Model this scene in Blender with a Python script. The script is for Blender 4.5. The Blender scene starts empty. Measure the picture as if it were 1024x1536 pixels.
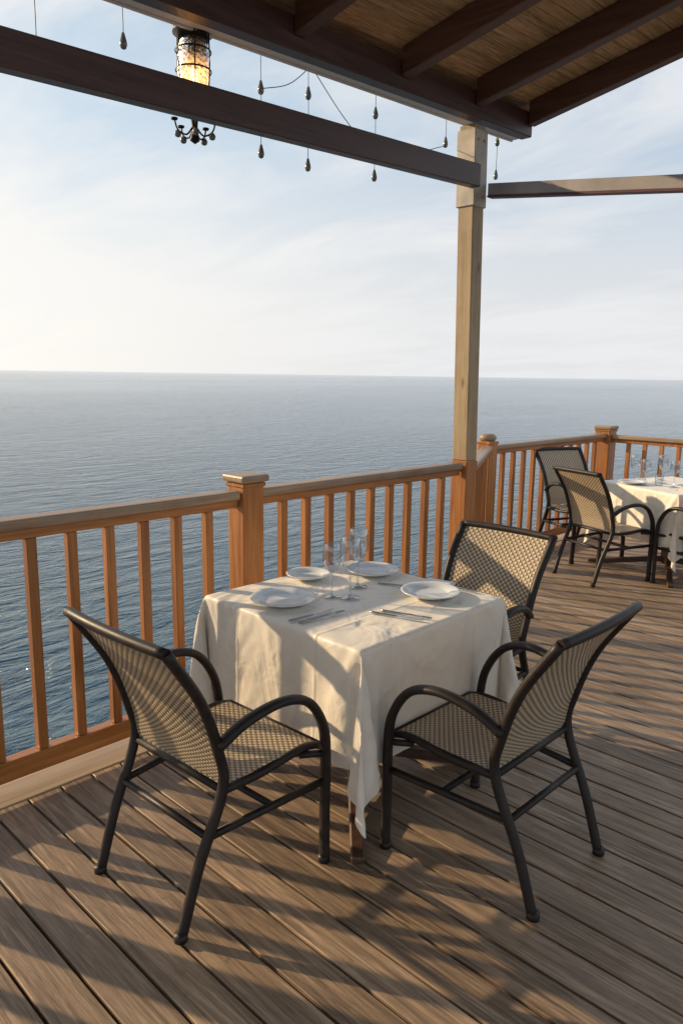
import bpy, bmesh, math, random
from mathutils import Vector, Matrix
random.seed(4)
D=bpy.data; S=bpy.context.scene; COL=S.collection
rad=math.radians
# ------------------------------------------------------------------ helpers
def link(o,parent=None):
    COL.objects.link(o)
    if parent: o.parent=parent
    return o
def empty(name,loc=(0,0,0),rz=0,sc=1):
    e=D.objects.new(name,None); e.location=loc; e.rotation_euler=(0,0,rz); e.scale=(sc,)*3
    e.empty_display_size=.1
    return link(e)
def obj_from_bm(name,bm,mats,parent=None,smooth=False):
    me=D.meshes.new(name); bm.to_mesh(me); bm.free()
    for m in (mats if isinstance(mats,(list,tuple)) else [mats]): me.materials.append(m)
    if smooth:
        for p in me.polygons: p.use_smooth=True
    o=D.objects.new(name,me); return link(o,parent)
def box(bm,c,s,bev=.0,M=None,mi=0,seg=1,fn=None):
    t=bmesh.new(); bmesh.ops.create_cube(t,size=1)
    for v in t.verts: v.co=Vector((v.co.x*s[0],v.co.y*s[1],v.co.z*s[2]))
    if bev>0: bmesh.ops.bevel(t,geom=t.edges[:],offset=bev,segments=seg,affect='EDGES',profile=.5)
    for v in t.verts:
        v.co=v.co+Vector(c)
        if M is not None: v.co=M@v.co
        if fn: v.co=fn(v.co)
    merge(bm,t,mi)
def merge(bm,t,mi=0):
    t.verts.index_update(); vs=[bm.verts.new(v.co) for v in t.verts]
    for f in t.faces:
        try:
            nf=bm.faces.new([vs[v.index] for v in f.verts]); nf.material_index=mi; nf.smooth=f.smooth
        except ValueError: pass
    t.free()
def catmull(pts,k=6):
    P=[Vector(p) for p in pts]
    if len(P)<3: return P
    P=[P[0]*2-P[1]]+P+[P[-1]*2-P[-2]]; out=[]
    for i in range(1,len(P)-2):
        for j in range(k):
            t=j/k; a,b,c,d=P[i-1],P[i],P[i+1],P[i+2]
            out.append(.5*((2*b)+(c-a)*t+(2*a-5*b+4*c-d)*t*t+(3*b-a-3*c+d)*t**3))
    out.append(P[-2]); return out
def tube(bm,pts,r,n=10,k=6,mi=0,flat=1.0,ref=(0,1,0)):
    P=catmull(pts,k); rings=[]; ref=Vector(ref)
    for i,p in enumerate(P):
        d=(P[min(i+1,len(P)-1)]-P[max(i-1,0)]).normalized()
        s=ref-d*ref.dot(d)
        if s.length<1e-3: s=Vector((1,0,0))-d*d.x
        s.normalize(); u=d.cross(s)
        rr=r[0]+(r[1]-r[0])*i/(len(P)-1) if isinstance(r,tuple) else r
        rings.append([bm.verts.new(p+s*math.cos(2*math.pi*j/n)*rr*flat+u*math.sin(2*math.pi*j/n)*rr) for j in range(n)])
    for a,b in zip(rings,rings[1:]):
        for j in range(n):
            f=bm.faces.new((a[j],a[(j+1)%n],b[(j+1)%n],b[j])); f.smooth=True; f.material_index=mi
    for rg,rev in ((rings[0],True),(rings[-1],False)):
        f=bm.faces.new(rg[::-1] if rev else rg); f.material_index=mi
def lathe(bm,prof,n=32,c=(0,0,0),mi=0):
    rings=[]
    for r,z in prof:
        if r<1e-5: rings.append([bm.verts.new((c[0],c[1],c[2]+z))])
        else: rings.append([bm.verts.new((c[0]+r*math.cos(2*math.pi*j/n),c[1]+r*math.sin(2*math.pi*j/n),c[2]+z)) for j in range(n)])
    for a,b in zip(rings,rings[1:]):
        for j in range(n):
            if len(a)==1 and len(b)==1: continue
            if len(a)==1: vs=(a[0],b[(j+1)%n],b[j])
            elif len(b)==1: vs=(a[j],a[(j+1)%n],b[0])
            else: vs=(a[j],a[(j+1)%n],b[(j+1)%n],b[j])
            f=bm.faces.new(vs); f.smooth=True; f.material_index=mi
# ------------------------------------------------------------------ materials
class NT:
    def __init__(s,nt): s.nt=nt; s.l=nt.links
    def n(s,t,**k):
        x=s.nt.nodes.new(t)
        for a,b in k.items():
            if a=='inp':
                for i,v in b.items():
                    if hasattr(v,'is_output'): s.l.new(v,x.inputs[i])
                    else: x.inputs[i].default_value=v
            else: setattr(x,a,b)
        return x
    def math(s,op,a,b=0.0,c=None,clamp=False):
        d={0:a,1:b}
        if c is not None: d[2]=c
        return s.n('ShaderNodeMath',operation=op,use_clamp=clamp,inp=d).outputs[0]
    def ramp(s,f,stops):
        r=s.n('ShaderNodeValToRGB',inp={0:f}); e=r.color_ramp.elements
        while len(e)<len(stops): e.new(.5)
        for x,(p,c) in zip(e,stops): x.position=p; x.color=(*c,1) if len(c)==3 else c
        return r.outputs[0]
    def mix(s,f,a,b,bt='MIX'):
        x=s.n('ShaderNodeMix',data_type='RGBA',blend_type=bt)
        for i,v in ((0,f),(6,a),(7,b)):
            if hasattr(v,'is_output'): s.l.new(v,x.inputs[i])
            else: x.inputs[i].default_value=(*v,1) if isinstance(v,tuple) and len(v)==3 else v
        return x.outputs[2]
def mat(name):
    m=D.materials.new(name); m.use_nodes=True; nt=NT(m.node_tree)
    return m,nt,m.node_tree.nodes['Principled BSDF']
def noise(t,vec,scale,detail=4,rough=.55,dist=0):
    return t.n('ShaderNodeTexNoise',inp={'Vector':vec,'Scale':scale,'Detail':detail,'Roughness':rough,'Distortion':dist}).outputs[0]
def simple(name,col,rough=.5,metal=0,var=.15,scale=20,bump=.0,spec=.5):
    m,t,b=mat(name); tc=t.n('ShaderNodeTexCoord').outputs['Object']
    nz=noise(t,tc,scale)
    c=t.ramp(nz,[(.3,tuple(x*(1-var) for x in col)),(.7,tuple(min(1,x*(1+var)) for x in col))])
    t.l.new(c,b.inputs['Base Color']); b.inputs['Metallic'].default_value=metal; b.inputs['Specular IOR Level'].default_value=spec
    r=t.math('MULTIPLY_ADD',nz,.25,rough-.12); t.l.new(r,b.inputs['Roughness'])
    if bump: 
        bp=t.n('ShaderNodeBump',inp={'Strength':bump,'Distance':.002,'Height':nz}); t.l.new(bp.outputs[0],b.inputs['Normal'])
    return m
def wood(name,dark,light,axis=0,rough=.5,grain=1.0,grey=None,knots=False):
    m,t,b=mat(name); tc=t.n('ShaderNodeTexCoord').outputs['Object']
    sc=[38*grain]*3; sc[axis]=1.8*grain
    mp=t.n('ShaderNodeMapping',inp={'Vector':tc,'Scale':tuple(sc)}).outputs[0]
    g=noise(t,mp,1.0,6,.65,.6)
    sc2=[3.5]*3; sc2[axis]=.6
    mp2=t.n('ShaderNodeMapping',inp={'Vector':tc,'Scale':tuple(sc2)}).outputs[0]
    big=noise(t,mp2,1.0,3)
    c=t.ramp(g,[(.28,dark),(.72,light)])
    c=t.mix(t.math('MULTIPLY',t.math('SUBTRACT',big,.40,clamp=True),1.6,clamp=True),c,tuple(x*.5 for x in dark))
    if grey: 
        c=t.mix(t.math('MULTIPLY',t.math('SUBTRACT',noise(t,tc,7,5),.42,clamp=True),2.5,clamp=True),c,grey)
    if knots:
        sk=[9]*3; sk[axis]=3.2
        vd=t.n('ShaderNodeTexVoronoi',inp={'Vector':t.n('ShaderNodeMapping',inp={'Vector':tc,'Scale':tuple(sk)}).outputs[0],'Scale':1.0}).outputs[0]
        c=t.mix(t.ramp(vd,[(.05,(.8,.8,.8)),(.16,(0,0,0))]),c,tuple(x*.4 for x in dark))
    t.l.new(c,b.inputs['Base Color'])
    t.l.new(t.math('MULTIPLY_ADD',g,.3,rough-.15),b.inputs['Roughness'])
    bp=t.n('ShaderNodeBump',inp={'Strength':.45,'Distance':.002,'Height':g}); t.l.new(bp.outputs[0],b.inputs['Normal'])
    return m
OR_D,OR_L=(.24,.085,.022),(.60,.25,.072)
wo_z=wood('varnished_wood_z',OR_D,OR_L,2,.36)
wo_x=wood('varnished_wood_x',OR_D,OR_L,0,.36)
rail_x=wood('weathered_rail_x',(.22,.13,.075),(.48,.33,.205),0,.42,grey=(.33,.27,.205))
rail_y=wood('weathered_rail_y',(.22,.13,.075),(.48,.33,.205),1,.42,grey=(.33,.27,.205))
post_m=wood('post_wood',(.27,.175,.088),(.54,.40,.22),2,.55,grey=(.42,.33,.21),knots=True)
dark_x=wood('dark_beam_x',(.050,.022,.019),(.13,.066,.056),0,.4)
dark_y=wood('dark_beam_y',(.095,.040,.027),(.20,.10,.068),1,.45)
table_wood=wood('table_wood',(.05,.025,.015),(.12,.06,.03),0,.5)
edge_m=wood('edge_plank',(.30,.21,.13),(.55,.43,.30),0,.6)
metal_dark=simple('dark_painted_metal',(.022,.016,.0135),.48,.0,.35,30,spec=.35)
iron=simple('black_iron',(.02,.02,.02),.5,.6)
grey_metal=simple('grey_painted_metal',(.42,.40,.41),.45,.0,.15,6)
white_metal=simple('gutter_paint',(.80,.80,.80),.4,.0,.06,6)
dark_trim=simple('maroon_trim',(.13,.055,.065),.5,.0,.2,6)
ceramic=simple('white_ceramic',(.70,.73,.75),.16,0,.03,8)
steel=simple('cutlery_steel',(.38,.38,.40),.26,1.0,.05)
napkin_m=simple('napkin_fabric',(.82,.82,.82),.8,0,.03,60,.4)
bulb_m=simple('bead_bulb',(.16,.19,.18),.18,0,.2,spec=.8)
bulb_w=simple('bulb_white',(.7,.7,.66),.3,0,.05)
cord=simple('cord',(.03,.03,.035),.6)
def planks(name,width,axis_id,dark,light,gr_axis,rough,tint):
    m,t,b=mat(name); tc=t.n('ShaderNodeTexCoord').outputs['Object']
    sp=t.n('ShaderNodeSeparateXYZ',inp={0:tc}); q=sp.outputs[axis_id]
    idn=t.math('FLOOR',t.math('DIVIDE',q,width))
    wn=t.n('ShaderNodeTexWhiteNoise',noise_dimensions='1D',inp={'W':idn})
    offv=t.n('ShaderNodeVectorMath',operation='SCALE',inp={0:wn.outputs['Color'],'Scale':9.0}).outputs[0]
    v=t.n('ShaderNodeVectorMath',operation='ADD',inp={0:tc,1:offv}).outputs[0]
    sc=[22]*3; sc[gr_axis]=1.0
    g=noise(t,t.n('ShaderNodeMapping',inp={'Vector':v,'Scale':tuple(sc)}).outputs[0],1,7,.72,2.2)
    sc=[85]*3; sc[gr_axis]=4
    g2=noise(t,t.n('ShaderNodeMapping',inp={'Vector':v,'Scale':tuple(sc)}).outputs[0],1,5,.7,.3)
    c=t.ramp(g,[(.34,dark),(.5,tuple((a+b_)/2 for a,b_ in zip(dark,light))),(.66,light)])
    c=t.mix(t.ramp(g2,[(.42,(0,0,0)),(.64,(.85,.85,.85))]),c,tuple(x*.5 for x in dark))
    c=t.mix(t.math('MULTIPLY',wn.outputs[0],.35),c,tint)
    w2=t.n('ShaderNodeTexWhiteNoise',noise_dimensions='1D',inp={'W':t.math('ADD',idn,77.3)}).outputs[0]
    hs=t.n('ShaderNodeHueSaturation',inp={'Color':c,'Value':t.math('MULTIPLY_ADD',w2,.40,.76)})
    wear=noise(t,tc,2.2,5,.6)
    c2=t.mix(t.math('MULTIPLY',t.math('SUBTRACT',wear,.48,clamp=True),1.6,clamp=True),hs.outputs[0],tuple(x*.8 for x in dark))
    st=noise(t,tc,11,6,.7,.4)
    c2=t.mix(t.ramp(st,[(.60,(0,0,0)),(.72,(.5,.5,.5))]),c2,tuple(x*.45 for x in dark))
    t.l.new(c2,b.inputs['Base Color'])
    t.l.new(t.math('MULTIPLY_ADD',wear,.5,rough-.22),b.inputs['Roughness'])
    bp=t.n('ShaderNodeBump',inp={'Strength':.5,'Distance':.003,'Height':g2}); t.l.new(bp.outputs[0],b.inputs['Normal'])
    return m
BW=.132
deck_m=planks('deck_boards',BW,0,(.19,.122,.073),(.61,.435,.285),1,.45,(.37,.275,.195))
ceil_m=planks('ceiling_boards',.12,1,(.46,.27,.12),(.84,.61,.37),0,.6,(.64,.42,.23))
def cloth_mat():
    m,t,b=mat('tablecloth_fabric'); tc=t.n('ShaderNodeTexCoord').outputs['Object']
    nz=noise(t,tc,3.0,3)
    c=t.ramp(nz,[(.3,(.78,.715,.61)),(.7,(.84,.78,.675))])
    t.l.new(c,b.inputs['Base Color']); b.inputs['Roughness'].default_value=.46
    b.inputs['Sheen Weight'].default_value=.2
    fine=noise(t,tc,420,2); wr=noise(t,tc,6,3,.5,.8)
    soft=noise(t,t.n('ShaderNodeMapping',inp={'Vector':tc,'Scale':(1,1,.45)}).outputs[0],4.2,2,.45,1.2)
    sp=t.n('ShaderNodeSeparateXYZ',inp={0:tc})
    cr=None
    for ax in (0,1):
        for o in (-.22,.22):
            d=t.math('ABSOLUTE',t.math('SUBTRACT',sp.outputs[ax],o)); k=t.math('SUBTRACT',1.0,t.math('DIVIDE',d,.012),clamp=True)
            cr=k if cr is None else t.math('ADD',cr,k)
    h=t.math('MULTIPLY_ADD',wr,3.0,t.math('MULTIPLY',fine,.12)); h=t.math('MULTIPLY_ADD',cr,.45,h)
    h=t.math('MULTIPLY_ADD',soft,7.0,h)
    bp=t.n('ShaderNodeBump',inp={'Strength':.75,'Distance':.006,'Height':h}); t.l.new(bp.outputs[0],b.inputs['Normal'])
    return m
cloth_m=cloth_mat()
def weave():
    m,t,b=mat('woven_wicker'); uv=t.n('ShaderNodeTexCoord').outputs['UV']
    sp=t.n('ShaderNodeSeparateXYZ',inp={0:uv})
    K=math.pi/.0104
    su=t.math('SINE',t.math('MULTIPLY',sp.outputs[0],K)); sv=t.math('SINE',t.math('MULTIPLY',sp.outputs[1],K*.75))
    pr=t.math('MULTIPLY',su,sv)
    au=t.math('ABSOLUTE',su); av=t.math('ABSOLUTE',sv)
    gap=t.math('MULTIPLY',t.math('LESS_THAN',au,.24),t.math('LESS_THAN',av,.24))
    hgt=t.math('MULTIPLY_ADD',pr,.5,.5)
    nz=noise(t,uv,30,3); n2=noise(t,uv,260,2)
    light=t.mix(nz,(.54,.44,.29),(.76,.65,.47)); light=t.mix(t.math('MULTIPLY',n2,.5),light,(.38,.29,.18))
    c=t.mix(t.ramp(hgt,[(.32,(0,0,0)),(.60,(1,1,1))]),(.165,.108,.062),light)
    edge=t.math('MULTIPLY',au,av)
    c=t.mix(t.math('LESS_THAN',edge,.07),c,(.05,.034,.022))
    t.l.new(c,b.inputs['Base Color']); b.inputs['Roughness'].default_value=.5
    bp=t.n('ShaderNodeBump',inp={'Strength':.45,'Distance':.003,'Height':t.math('ABSOLUTE',pr)}); t.l.new(bp.outputs[0],b.inputs['Normal'])
    tr=t.n('ShaderNodeBsdfTransparent'); mx=t.n('ShaderNodeMixShader',inp={0:gap,1:b.outputs[0],2:tr.outputs[0]})
    t.l.new(mx.outputs[0],m.node_tree.nodes['Material Output'].inputs[0])
    return m
wicker=weave()
def thin_glass():
    m,t,b=mat('clear_glass')
    lw=t.n('ShaderNodeLayerWeight',inp={'Blend':.5}).outputs['Facing']
    f=t.math('MULTIPLY_ADD',t.math('POWER',lw,1.3),.62,.10,clamp=True)
    tc=t.ramp(lw,[(.0,(.90,.93,.95)),(.55,(.76,.80,.83)),(.82,(.30,.34,.37)),(1.0,(.07,.09,.11))])
    tr=t.n('ShaderNodeBsdfTransparent',inp={0:tc}); gl=t.n('ShaderNodeBsdfGlossy',inp={0:(.95,.97,1,1),1:.02})
    mx=t.n('ShaderNodeMixShader',inp={0:f,1:tr.outputs[0],2:gl.outputs[0]})
    t.l.new(mx.outputs[0],m.node_tree.nodes['Material Output'].inputs[0]); return m
glass=thin_glass()
def sea_mat():
    m,t,b=mat('sea_water'); p=t.n('ShaderNodeNewGeometry').outputs['Position']
    def mp(sx,sy,rz): return t.n('ShaderNodeMapping',inp={'Vector':p,'Rotation':(0,0,rz),'Scale':(sx,sy,1)}).outputs[0]
    n1=noise(t,mp(.8,2.1,rad(38)),1.0,5,.65,.7)
    n2=noise(t,mp(.12,.40,rad(46)),1.0,4,.6,1.0)
    n3=noise(t,mp(.0016,.010,rad(-46)),1.0,4,.6,.8)
    n5=noise(t,mp(.0004,.0030,rad(-44)),1.0,3,.6,.6)
    n4=noise(t,mp(.012,.05,rad(44)),1.0,3,.5,.6)
    h=t.math('ADD',t.math('MULTIPLY',n1,.46),t.math('MULTIPLY',n2,2.1))
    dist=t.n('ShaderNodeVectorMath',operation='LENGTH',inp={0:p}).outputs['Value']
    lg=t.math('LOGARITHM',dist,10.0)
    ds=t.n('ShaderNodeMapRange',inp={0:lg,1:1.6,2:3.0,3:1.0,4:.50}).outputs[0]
    st=t.math('MULTIPLY',t.math('MULTIPLY_ADD',t.math('MULTIPLY',n3,n4),2.6,.28,clamp=True),ds)
    bp=t.n('ShaderNodeBump',inp={'Strength':st,'Distance':1.0,'Height':h}); t.l.new(bp.outputs[0],b.inputs['Normal'])
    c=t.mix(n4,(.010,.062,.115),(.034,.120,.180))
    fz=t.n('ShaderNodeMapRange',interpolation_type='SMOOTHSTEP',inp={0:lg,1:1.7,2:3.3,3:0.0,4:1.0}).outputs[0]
    far_haze=t.mix(t.ramp(t.math('MULTIPLY_ADD',n5,.6,t.math('MULTIPLY',n3,.4)),[(.42,(0,0,0)),(.58,(1,1,1))]),(.09,.17,.26),(.24,.33,.41))
    c=t.mix(t.math('MULTIPLY',fz,.95),c,far_haze)  # aerial haze painted into the water's base colour, paler with distance
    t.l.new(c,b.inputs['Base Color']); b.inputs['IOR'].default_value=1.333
    b.inputs['Roughness'].default_value=.10
    return m
sea_m=sea_mat()
# ------------------------------------------------------------------ camera
az=rad(44); F=Vector((math.cos(az),math.sin(az),0)); R=Vector((math.sin(az),-math.cos(az),0))
p=rad(10.5); th=.0147
fw=(F*math.cos(p)+Vector((0,0,-math.sin(p)))).normalized(); up=R.cross(fw).normalized()
Rc=(R+up*th).normalized(); Uc=(up-R*th).normalized()
cam=D.cameras.new('camera'); co=D.objects.new('camera',cam); link(co)
M=Matrix((( Rc.x,Uc.x,-fw.x,0),(Rc.y,Uc.y,-fw.y,0),(Rc.z,Uc.z,-fw.z,1.65),(0,0,0,1)))
co.matrix_world=M
cam.sensor_fit='VERTICAL'; cam.sensor_height=36; cam.lens=26; cam.clip_end=100000; cam.clip_start=.05
S.camera=co
# ------------------------------------------------------------------ tablecloth (simulated drape)
def sim_cloth():
    h=.44; sp=h/19; N=38
    bm=bmesh.new(); g=[[None]*(2*N+1) for _ in range(2*N+1)]
    rnd=random.Random(3)
    for i in range(-N,N+1):
        for j in range(-N,N+1):
            x,y=i*sp,j*sp; ins=abs(i)<=19 and abs(j)<=19
            g[i+N][j+N]=bm.verts.new((x,y,.752+(0 if ins else rnd.uniform(-.003,.003))))
    for i in range(2*N):
        for j in range(2*N): bm.faces.new((g[i][j],g[i+1][j],g[i+1][j+1],g[i][j+1]))
    me=D.meshes.new('tablecloth'); bm.to_mesh(me); bm.free()
    o=D.objects.new('clothsim',me); link(o)
    vg=o.vertex_groups.new(name='pin')
    vg.add([v.index for v in me.vertices if abs(v.co.x)<=h+1e-4 and abs(v.co.y)<=h+1e-4],1,'REPLACE')
    tb=bmesh.new(); box(tb,(0,0,.39),(.85,.85,.70),.01)
    t=obj_from_bm('collider',tb,metal_dark); t.modifiers.new('c','COLLISION')
    t.collision.thickness_outer=.008
    c=o.modifiers.new('cl','CLOTH'); s=c.settings
    s.quality=7; s.mass=.35; s.vertex_group_mass='pin'; s.air_damping=1.5
    s.tension_stiffness=25; s.compression_stiffness=25; s.shear_stiffness=8; s.bending_stiffness=.5
    s.tension_damping=10; s.compression_damping=10; s.shear_damping=8; s.bending_damping=.8
    c.collision_settings.distance_min=.008; c.collision_settings.collision_quality=2
    S.frame_start=1; S.frame_end=110
    for f in range(1,96): S.frame_set(f)
    dg=bpy.context.evaluated_depsgraph_get()
    nm=D.meshes.new_from_object(o.evaluated_get(dg)); 
    D.objects.remove(o); D.objects.remove(t); S.frame_set(1)
    return nm
cloth_me=sim_cloth(); cloth_me.name='tablecloth'
cloth_me.materials.clear(); cloth_me.materials.append(cloth_m)
for q in cloth_me.polygons: q.use_smooth=True

def make_table(loc,rz):
    e=empty('dining_table',loc,rz)
    bm=bmesh.new()
    box(bm,(0,0,.73),(.84,.84,.03),.004)
    box(bm,(0,0,.38),(.09,.09,.66),.006)
    for k in range(4):
        M=Matrix.Rotation(rad(45+90*k),4,'Z')
        box(bm,(.34,0,.055),(.66,.05,.045),.006,M@Matrix.Translation((0,0,.06))@Matrix.Rotation(rad(8),4,'Y')@Matrix.Translation((0,0,-.02)))
        tube(bm,[M@Vector((.03,0,.6)),M@Vector((.2,0,.66)),M@Vector((.4,0,.70))],.018,8,4,ref=(0,0,1))
    obj_from_bm('table_base',bm,table_wood,e)
    c=D.objects.new('tablecloth',cloth_me); link(c,e)
    sb=c.modifiers.new('s','SUBSURF'); sb.levels=1; sb.render_levels=1
    return e
make_table((2.16,2.0,0),0)
make_table((6.6,2.35,0),rad(-22))
# ------------------------------------------------------------------ chair
def chair_meshes():
    bm=bmesh.new()
    for s in (1,-1):
        tube(bm,[(-.31,s*.225,0),(-.245,s*.228,.2),(-.155,s*.235,.42),(-.170,s*.24,.55),(-.235,s*.245,.73),(-.355,s*.253,.915)],.0165,10,6,flat=1.1)
        tube(bm,[(-.180,s*.25,.575),(-.09,s*.272,.632),(.04,s*.287,.655),(.150,s*.290,.62),(.222,s*.287,.52),(.245,s*.282,.40),(.247,s*.278,.2),(.245,s*.282,0)],.0155,10,6,flat=1.35)
        tube(bm,[(-.155,s*.235,.42),(0,s*.232,.412),(.18,s*.232,.425),(.262,s*.232,.41)],.014,8,4)
        tube(bm,[(.17,s*.232,.405),(.236,s*.279,.405)],.012,8,1)
        tube(bm,[(-.21,s*.232,.29),(.246,s*.276,.30)],.013,8,1)
        lathe(bm,[(0,0),(.021,0),(.021,.022),(.0,.023)],10,(-.31,s*.225,0)); lathe(bm,[(0,0),(.021,0),(.021,.022),(.0,.023)],10,(.245,s*.28,0))
    tube(bm,[(.262,-.24,.408),(.262,.24,.408)],.014,8,1,ref=(0,0,1))
    tube(bm,[(-.152,-.235,.42),(-.152,.235,.42)],.013,8,1,ref=(0,0,1))
    tube(bm,[(-.355,-.262,.912),(-.368,-.13,.915),(-.372,0,.916),(-.368,.13,.915),(-.355,.262,.912)],.0165,10,4,ref=(0,0,1))
    tube(bm,[(-.21,-.232,.29),(-.21,.232,.29)],.0115,8,1,ref=(0,0,1))
    tube(bm,[(.03,-.25,.295),(.03,.25,.295)],.0115,8,1,ref=(0,0,1))
    me=D.meshes.new('frame'); bm.to_mesh(me); bm.free(); me.materials.append(metal_dark)
    def sheet(name,fn,nu,nv,lu,lv):
        b=bmesh.new(); uvl=b.loops.layers.uv.new('UVMap')
        g=[[b.verts.new(fn(i/nu,j/nv)) for j in range(nv+1)] for i in range(nu+1)]
        for i in range(nu):
            for j in range(nv):
                f=b.faces.new((g[i][j],g[i+1][j],g[i+1][j+1],g[i][j+1])); f.smooth=True
                for l,(a,c) in zip(f.loops,((i,j),(i+1,j),(i+1,j+1),(i,j+1))): l[uvl].uv=(a/nu*lu,c/nv*lv)
        m=D.meshes.new(name); b.to_mesh(m); b.free(); m.materials.append(wicker); return m
    def seat(u,v):
        x=-.15+.42*u; y=-.232+.464*v
        z=.432-.016*math.sin(math.pi*v)*math.sin(math.pi*min(1,u*1.05))-(.02*max(0,(u-.85)/.15)**2)
        return (x,y,z)
    prof=catmull([(-.150,0,.44),(-.170,0,.55),(-.235,0,.73),(-.355,0,.912)],8)
    def back(u,v):
        f=u*(len(prof)-1); i=min(int(f),len(prof)-2); q=prof[i].lerp(prof[i+1],f-i)
        w=.232+.016*u
        return (q.x-.018*math.sin(math.pi*v)*(.4+.6*u),-w+2*w*v,q.z)
    return me,sheet('seat',seat,16,16,.42,.464),sheet('backrest',back,20,16,.5,.48)
CM=chair_meshes()
def chair(x,y,deg,sc=1.0):
    e=empty('dining_chair',(x,y,0),rad(deg),sc)
    for n,m in zip(('frame','seat','backrest'),CM): link(D.objects.new(n,m),e)
chair(1.365,1.895,2)
chair(2.11,1.28,90)
chair(2.765,1.885,180)
chair(5.93,2.65,-20)
chair(6.50,3.15,-112,1.06)
chair(6.2,1.92,68)
# ------------------------------------------------------------------ tableware
def ware(name,bm,mats,loc,rz=0): 
    o=obj_from_bm(name,bm,mats); o.location=loc; o.rotation_euler=(0,0,rz); return o
def plate(x,y,r=.13,z=.757):
    bm=bmesh.new(); k=r/.13
    lathe(bm,[(0,.007),(.075*k,.007),(.086*k,.011),(.090*k,.0155),(.122*k,.022),(.130*k,.0245),(.1315*k,.0225),(.128*k,.019),(.09*k,.006),(.075*k,0),(0,0)],56)
    ware('dinner_plate',bm,ceramic,(x,y,z))
def wineglass(x,y,k=1.0,z=.757):
    bm=bmesh.new()
    P=[(0,.001),(.034,.001),(.034,.002),(.012,.005),(.0042,.012),(.0035,.05),(.0038,.095),(.010,.104),(.026,.118),(.036,.142),(.0385,.165),(.036,.195),(.032,.222),(.0315,.2225),(.0312,.222)]
    lathe(bm,[(a*k,b*k) for a,b in P],36); ware('wine_glass',bm,glass,(x,y,z))
def tumbler(x,y,z=.757):
    bm=bmesh.new(); lathe(bm,[(0,.001),(.03,.001),(.036,.09),(.0352,.0905)],28); ware('water_glass',bm,glass,(x,y,z))
plate(1.88,2.13,.13); plate(2.385,1.785,.122); plate(2.47,2.18,.12); plate(2.20,2.325,.098)
wineglass(2.077,2.055,1.0); wineglass(2.117,1.99,1.14); wineglass(2.26,2.08,1.15)
def fork(x,y,rz,z=.757):
    bm=bmesh.new()
    tube(bm,[(-.10,0,.001),(-.03,0,.002),(.03,0,.004),(.05,0,.004)],(.0045,.0025),8,4,ref=(0,1,0),flat=1.6)
    box(bm,(.062,0,.004),(.028,.018,.002),.0008)
    for k in range(4): box(bm,(.093,-.0075+.005*k,.005),(.042,.0024,.0018),.0005)
    ware('fork',bm,steel,(x,y,z),rz)
def knife(x,y,rz,z=.757):
    bm=bmesh.new()
    tube(bm,[(-.11,0,.003),(-.05,0,.003),(0,0,.003)],(.0048,.0035),8,4,ref=(0,1,0),flat=1.5)
    t=[(0,-.007),(.08,-.009),(.10,-.004),(.108,.004),(.10,.006),(0,.006)]
    a=[bm.verts.new((px,py,.0045)) for px,py in t]; b=[bm.verts.new((px,py,.003)) for px,py in t]
    bm.faces.new(a); bm.faces.new(b[::-1])
    for i in range(6): bm.faces.new((a[i],b[i],b[(i+1)%6],a[(i+1)%6]))
    ware('table_knife',bm,steel,(x,y,z),rz)
knife(1.85,1.930,rad(-4)); fork(1.855,1.89,rad(-6))
knife(2.068,1.70,rad(-72)); fork(2.11,1.70,rad(-75))
fork(2.40,1.96,rad(-70)); knife(2.545,1.77,rad(-82))
bm=bmesh.new(); box(bm,(0,0,.004),(.09,.13,.006),.002,seg=2); box(bm,(.004,.003,.0095),(.08,.12,.005),.002,seg=2)
ware('folded_napkin',bm,napkin_m,(2.535,1.86,.757),rad(12))
c_,s_=math.cos(rad(-22)),math.sin(rad(-22))
for dx,dy,k in ((-.25,.22,1.1),(-.05,.1,1.1),(.1,.25,1.0),(.12,-.08,1.15),(-.15,-.12,1.0),(-.3,.05,1.0)):
    wineglass(6.6+dx*c_-dy*s_,2.35+dx*s_+dy*c_,k)
plate(6.35,2.62,.12); plate(6.42,2.15,.12); tumbler(6.5,2.6); tumbler(6.42,2.42)
# ------------------------------------------------------------------ deck
bm=bmesh.new(); rb=random.Random(9)
for i in range(-26,66):
    a=i*BW; x=a+BW/2
    ye=2.70 if x<4.15 else (2.70+(x-4.15)*.62 if x<5.6 else 3.55)
    dz=rb.uniform(-.0012,.0012)
    box(bm,(x,(ye-4.0)/2,-.014+dz),(BW-.0105,ye+4.0-.003,.028),.0018,seg=1)
obj_from_bm('wooden_deck',bm,deck_m)
bm=bmesh.new()
box(bm,(0.35,2.815,-.012),(7.5,.222,.03),.004)
box(bm,(0.35,2.945,-.13),(7.5,.03,.26),.004)
box(bm,(7.0,3.66,-.012),(2.9,.2,.03),.004); box(bm,(7.0,3.78,-.13),(2.9,.03,.26),.004)
for i in range(6):
    box(bm,(-2.5+i*1.9,2.3,-3.3),(.2,.2,5.9),.01)
obj_from_bm('deck_edge',bm,edge_m)
bm=bmesh.new(); box(bm,(2.6,-.7,-.25),(11.6,6.5,.02),0); obj_from_bm('deck_subfloor',bm,simple('subfloor',(.012,.010,.009),.9))
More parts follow.
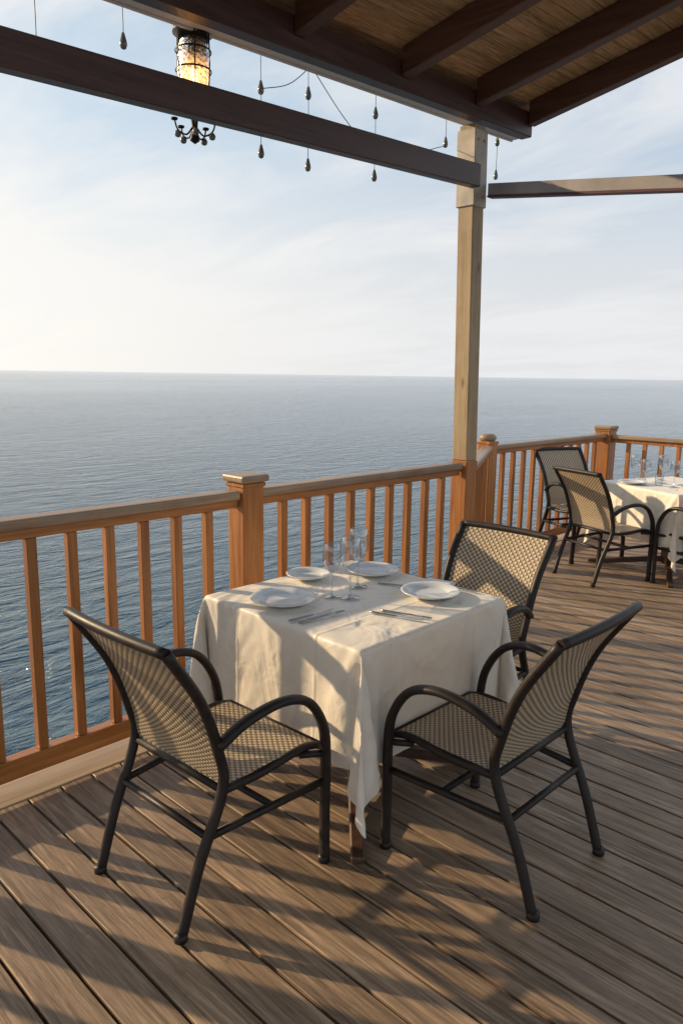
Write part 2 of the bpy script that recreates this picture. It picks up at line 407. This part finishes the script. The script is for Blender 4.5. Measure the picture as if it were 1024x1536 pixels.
# ------------------------------------------------------------------ railings
def railing(name,p0,p1,n,top=1.1,w=.04):
    e=empty(name)
    p0=Vector((*p0,0)); p1=Vector((*p1,0)); d=(p1-p0); L=d.length; d.normalize(); ang=math.atan2(d.y,d.x)
    T=Matrix.Translation((p0+p1)/2)@Matrix.Rotation(ang,4,'Z')
    mr=rail_x if abs(d.x)>abs(d.y) else rail_y
    bm=bmesh.new(); box(bm,(0,0,top-.022),(L,.095,.044),.012,T,seg=3); obj_from_bm('handrail',bm,mr,e)
    bm=bmesh.new(); box(bm,(0,0,top-.064),(L,.045,.038),.003,T); box(bm,(0,0,.10),(L,.055,.085),.004,T)
    obj_from_bm('rails',bm,wo_x,e)
    bm=bmesh.new()
    for i in range(n):
        x=-L/2+L*(i+1)/(n+1)+random.uniform(-.003,.003)
        box(bm,(x,0,(top-.083+.143)/2),(w,w,top-.083-.143),.003,T@Matrix.Translation((x,0,0))@Matrix.Rotation(random.uniform(-.03,.03),4,'Z')@Matrix.Translation((-x,0,0)))
    obj_from_bm('balusters',bm,wo_z,e)
    return e
def newel(x,y,top=1.17,w=.125,cap=.165,round_=False):
    bm=bmesh.new(); box(bm,(x,y,(top-.03)/2),(w,w,top-.03),.008,seg=2)
    box(bm,(x,y,top-.045),(w+.014,w+.014,.02),.004,mi=0)
    if round_: lathe(bm,[(0,.045),(.05,.04),(.075,.02),(.075,0),(.06,-.02),(0,-.02)],24,(x,y,top-.01),mi=1)
    else: box(bm,(x,y,top-.014),(cap,cap,.035),.010,mi=1,seg=2)
    obj_from_bm('newel_post',bm,[wo_z,rail_x])
PY=2.80
railing('wooden_railing',(.50,PY),(2.165,PY),9)
railing('wooden_railing',(2.295,PY),(3.98,PY),9)
railing('wooden_railing',(-1.4,PY),(.37,PY),9)
newel(2.23,PY); newel(.435,PY)
railing('wooden_railing',(4.13,PY+.02),(5.50,3.56),7,1.06)
newel(5.56,3.6,1.13,.13,.165,True)
railing('wooden_railing',(5.63,3.6),(7.83,3.6),11,1.06)
newel(7.9,3.6,1.14,.17,.2)
railing('wooden_railing',(7.9,3.51),(7.9,-2.5),33,1.05)
# ------------------------------------------------------------------ pergola post and beams
post=empty('support_post')
lean=lambda v:Vector((v.x-.695*.020*max(0,v.z-1.1),v.y+.719*.020*max(0,v.z-1.1),v.z))
bm=bmesh.new()
box(bm,(4.06,PY,2.13),(.115,.115,2.04),.006,fn=lean)
obj_from_bm('post_shaft',bm,post_m,post)
bm=bmesh.new(); box(bm,(4.06,PY,.555),(.125,.125,1.11),.006); obj_from_bm('post_base',bm,wo_z,post)
bm=bmesh.new(); box(bm,(4.06-.0,PY,2.90),(.135,.135,.44),.004,fn=lean)
for zz in (2.74,3.06):
    for dx in (-.03,.03):
        t=Matrix.Translation((4.06+dx,PY-.0685,zz))@Matrix.Rotation(rad(90),4,'X'); b2=bmesh.new(); lathe(b2,[(0,.008),(.008,.006),(.01,0),(0,0)],8)
        for v in b2.verts: v.co=lean(t@v.co)
        merge(bm,b2)
obj_from_bm('post_bracket',bm,simple('bracket_paint',(.50,.45,.38),.5,0,.25,9),post)
rise=lambda x:.043*(x-4.05)
shx=lambda v:Vector((v.x,v.y,v.z+rise(v.x)))
shxy=lambda v:Vector((v.x,v.y,v.z+rise(v.x)+.19*(2.75-v.y)))
bm=bmesh.new(); box(bm,(.72,PY-.035,2.852),(6.56,.065,.13),.005,fn=lambda v:Vector((v.x,v.y,v.z+.045*(v.x-4.05))))
obj_from_bm('cross_beam',bm,dark_x)
bm=bmesh.new()
fs=lambda v:Vector((v.x,v.y,v.z-.118*(2.75-v.y)))
box(bm,(4.12,.62,2.79),(.05,4.25,.07),.004,fn=fs); box(bm,(4.12,.62,2.748),(.06,4.25,.012),0.002,mi=1,fn=fs)
obj_from_bm('metal_tie_beam',bm,[grey_metal,dark_trim])
roof=empty('pergola_roof')
bm=bmesh.new(); box(bm,(1.03,2.785,3.245),(7.1,.08,.15),.006,fn=shx); obj_from_bm('eave_beam',bm,dark_x,roof)
bm=bmesh.new(); box(bm,(1.06,2.885,3.215),(7.2,.10,.025),.004,fn=shx); box(bm,(1.06,2.945,3.25),(7.2,.02,.11),.004,fn=shx)
obj_from_bm('gutter',bm,white_metal,roof)
bm=bmesh.new()
for x in (4.55,3.96,3.28,2.52,1.78,1.05,.3,-.45,-1.2,-1.95):
    box(bm,(x,.55,3.30),(.075,4.38,.14),.005,fn=shxy)
obj_from_bm('rafters',bm,dark_y,roof)
bm=bmesh.new(); k=0; y=2.94
while y>-1.75:
    box(bm,(1.10,y-.06,3.385),(7.15,.116,.018),.004,fn=shxy); y-=.12
obj_from_bm('ceiling_boards',bm,ceil_m,roof)
bm=bmesh.new(); box(bm,(1.10,.6,3.43),(7.25,4.75,.03),.004,fn=shxy); box(bm,(4.70,.6,3.38),(.03,4.75,.12),.004,mi=1,fn=shxy)
obj_from_bm('roof_covering',bm,[simple('roof_sheet',(.12,.07,.05),.7),dark_trim],roof)
# ------------------------------------------------------------------ lantern
lan=empty('hanging_lantern',(2.115,3.0,0))
def lp(name,bm,m): o=obj_from_bm(name,bm,m,lan); return o
bm=bmesh.new()
lathe(bm,[(0,3.20),(.035,3.19),(.04,3.165),(.03,3.15),(.088,3.14),(.09,3.125),(.07,3.115),(.07,3.10),(0,3.10)],24)
for k in range(6):
    a=k*math.pi/3; c,s=math.cos(a),math.sin(a)
    tube(bm,[(c*.075,s*.075,3.12),(c*.078,s*.078,3.0),(c*.07,s*.07,2.86)],.0035,6,3,ref=(0,0,1))
for zz in (3.05,2.97,2.88): lathe(bm,[(.080,zz),(.082,zz+.004),(.080,zz+.008),(.076,zz+.004),(.080,zz)],24)
lathe(bm,[(0,2.87),(.07,2.87),(.075,2.86),(.05,2.84),(.02,2.82),(.012,2.72),(.02,2.70),(.022,2.685),(0,2.67)],20)
for k in range(5):
    a=k*2*math.pi/5+.4; c,s=math.cos(a),math.sin(a)
    tube(bm,[(c*.01,s*.01,2.74),(c*.04,s*.04,2.705),(c*.08,s*.08,2.72),(c*.095,s*.095,2.76)],.004,6,4,ref=(0,0,1))
    lathe(bm,[(0,2.755),(.014,2.757),(.016,2.765),(0,2.766)],10,(c*.095,s*.095,0))
lp('iron_cage',bm,iron)
bm=bmesh.new()
for k in range(5):
    a=k*2*math.pi/5+.4; c,s=math.cos(a),math.sin(a); lathe(bm,[(0,-.03),(.012,-.025),(.016,-.012),(.01,0),(0,0)],10,(c*.08,s*.08,2.715))
lp('small_bulbs',bm,bulb_m)
bm=bmesh.new(); lathe(bm,[(.055,3.10),(.066,3.06),(.070,2.98),(.066,2.90),(.055,2.875)],28)
m,t,b=mat('amber_glass'); tc=t.n('ShaderNodeTexCoord').outputs['Object']
vo=t.n('ShaderNodeTexVoronoi',inp={'Vector':tc,'Scale':75}).outputs[0]
b.inputs['Base Color'].default_value=(.60,.42,.26,1); b.inputs['Transmission Weight'].default_value=.8; b.inputs['Roughness'].default_value=.3
zz=t.n('ShaderNodeSeparateXYZ',inp={0:tc}).outputs[2]
gl=t.n('ShaderNodeMapRange',inp={0:zz,1:3.03,2:2.93,3:.0,4:1.0}).outputs[0]
em=t.math('MULTIPLY',t.math('MULTIPLY',gl,t.math('POWER',vo,1.5)),4.5)
b.inputs['Emission Color'].default_value=(1,.45,.13,1); t.l.new(em,b.inputs['Emission Strength'])
bp=t.n('ShaderNodeBump',inp={'Strength':.9,'Distance':.005,'Height':vo}); t.l.new(bp.outputs[0],b.inputs['Normal'])
lp('glass_shade',bm,m)
bm=bmesh.new(); lathe(bm,[(0,3.0),(.018,2.985),(.024,2.96),(.016,2.93),(.012,2.89),(0,2.88)],16)
m,t,b=mat('lamp_filament'); b.inputs['Emission Color'].default_value=(1,.58,.24,1); b.inputs['Emission Strength'].default_value=11
lp('bulb',bm,m)
# string lights
sl=empty('string_lights')
bm=bmesh.new(); bb=bmesh.new(); bw=bmesh.new()
B=2.97
drops=[(1.385,[2.83],3.12,1),(1.752,[2.98],3.13,0),(2.478,[2.995,2.71],3.17,0),(2.789,[3.05,2.71],3.18,0),(3.30,[3.08,2.755],3.2,0),(3.95,[3.07],3.22,0),(4.52,[3.20,2.99],3.23,0)]
for a,zs,zt,w in drops:
    zl=min(zs); tube(bm,[(a,B,zt),(a+.002,B,(zt+zl)/2),(a,B,zl)],.0018,5,2,ref=(1,0,0))
    for z in zs:
        lathe(bw if w else bb,[(0,.035),(.006,.03),(.009,.018),(.014,.0),(.016,-.014),(.011,-.028),(0,-.033)],14,(a,B,z))
for q in ([(-.5,B,3.05),(.4,B+.0,3.03),(1.385,B,3.11)],[(2.478,B,2.99),(2.66,B,3.06),(2.80,B-.02,3.18)],[(2.82,B,3.17),(3.08,B,2.98),(3.36,B,2.86),(3.95,B,3.05)]):
    tube(bm,q,.0022,5,8,ref=(0,1,0))
obj_from_bm('wires',bm,cord,sl); obj_from_bm('bulbs_dark',bb,bulb_m,sl); obj_from_bm('bulbs_white',bw,bulb_w,sl)
# ------------------------------------------------------------------ sea
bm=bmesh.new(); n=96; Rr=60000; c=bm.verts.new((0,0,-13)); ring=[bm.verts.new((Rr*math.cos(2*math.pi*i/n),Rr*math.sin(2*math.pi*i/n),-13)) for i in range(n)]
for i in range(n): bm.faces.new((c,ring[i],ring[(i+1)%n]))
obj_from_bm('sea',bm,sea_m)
# ------------------------------------------------------------------ sun + sky
SA=rad(113); SE=rad(19)
sd=Vector((math.cos(SA)*math.cos(SE),math.sin(SA)*math.cos(SE),math.sin(SE)))
L=D.lights.new('sun','SUN'); L.energy=5.0; L.angle=rad(.7); L.color=(1,.745,.45)
lo=D.objects.new('sun',L); link(lo); lo.rotation_euler=sd.to_track_quat('Z','Y').to_euler()
W=D.worlds.new('World'); S.world=W; W.use_nodes=True; t=NT(W.node_tree); bg=W.node_tree.nodes['Background']
sky=t.n('ShaderNodeTexSky',sky_type='NISHITA'); sky.sun_disc=False; sky.sun_elevation=SE; sky.sun_rotation=math.pi/2-SA
sky.dust_density=1.0; sky.ozone_density=1.6
g=t.n('ShaderNodeTexCoord').outputs['Generated']; sp=t.n('ShaderNodeSeparateXYZ',inp={0:g}); z=sp.outputs[2]
dt=t.n('ShaderNodeVectorMath',operation='DOT_PRODUCT',inp={0:g,1:tuple(sd)}).outputs['Value']
sunw=t.n('ShaderNodeMapRange',interpolation_type='SMOOTHSTEP',inp={0:dt,1:.1,2:1.0,3:0.0,4:1.0}).outputs[0]
hz=t.n('ShaderNodeMapRange',interpolation_type='SMOOTHSTEP',inp={0:z,1:.04,2:.44,3:0.0,4:1.0}).outputs[0]
haze=t.mix(sunw,t.mix(hz,(7.7,7.8,8.0),(4.8,6.5,8.3)),t.mix(hz,(10.9,10.4,9.5),(6.4,8.2,9.8)))
hf=t.n('ShaderNodeMapRange',interpolation_type='SMOOTHSTEP',inp={0:z,1:-.02,2:.85,3:.97,4:.25}).outputs[0]
c=t.mix(hf,sky.outputs[0],haze)
zz=t.math('ADD',t.math('MAXIMUM',z,0.0),.14)
px=t.math('DIVIDE',sp.outputs[0],zz); py=t.math('DIVIDE',sp.outputs[1],zz)
pv=t.n('ShaderNodeCombineXYZ',inp={0:px,1:py,2:3.0}).outputs[0]
mp=t.n('ShaderNodeMapping',inp={'Vector':pv,'Rotation':(0,0,rad(50)),'Scale':(1.7,.8,1)}).outputs[0]
cl=noise(t,mp,1.0,9,.60,.5)
mp2=t.n('ShaderNodeMapping',inp={'Vector':pv,'Rotation':(0,0,rad(40)),'Scale':(.55,.35,1)}).outputs[0]
cl2=noise(t,mp2,1.0,4,.5,.2)
cf=t.ramp(t.math('ADD',t.math('MULTIPLY',cl,.55),t.math('MULTIPLY',cl2,.45)),[(.44,(0,0,0)),(.58,(1,1,1))])
c=t.mix(t.math('MULTIPLY',cf,.80),c,t.mix(sunw,(8.3,8.35,8.5),(9.9,9.6,9.1)))
t.l.new(c,bg.inputs[0]); bg.inputs[1].default_value=.103
S.view_settings.view_transform='Standard'; S.view_settings.look='None'; S.view_settings.exposure=0
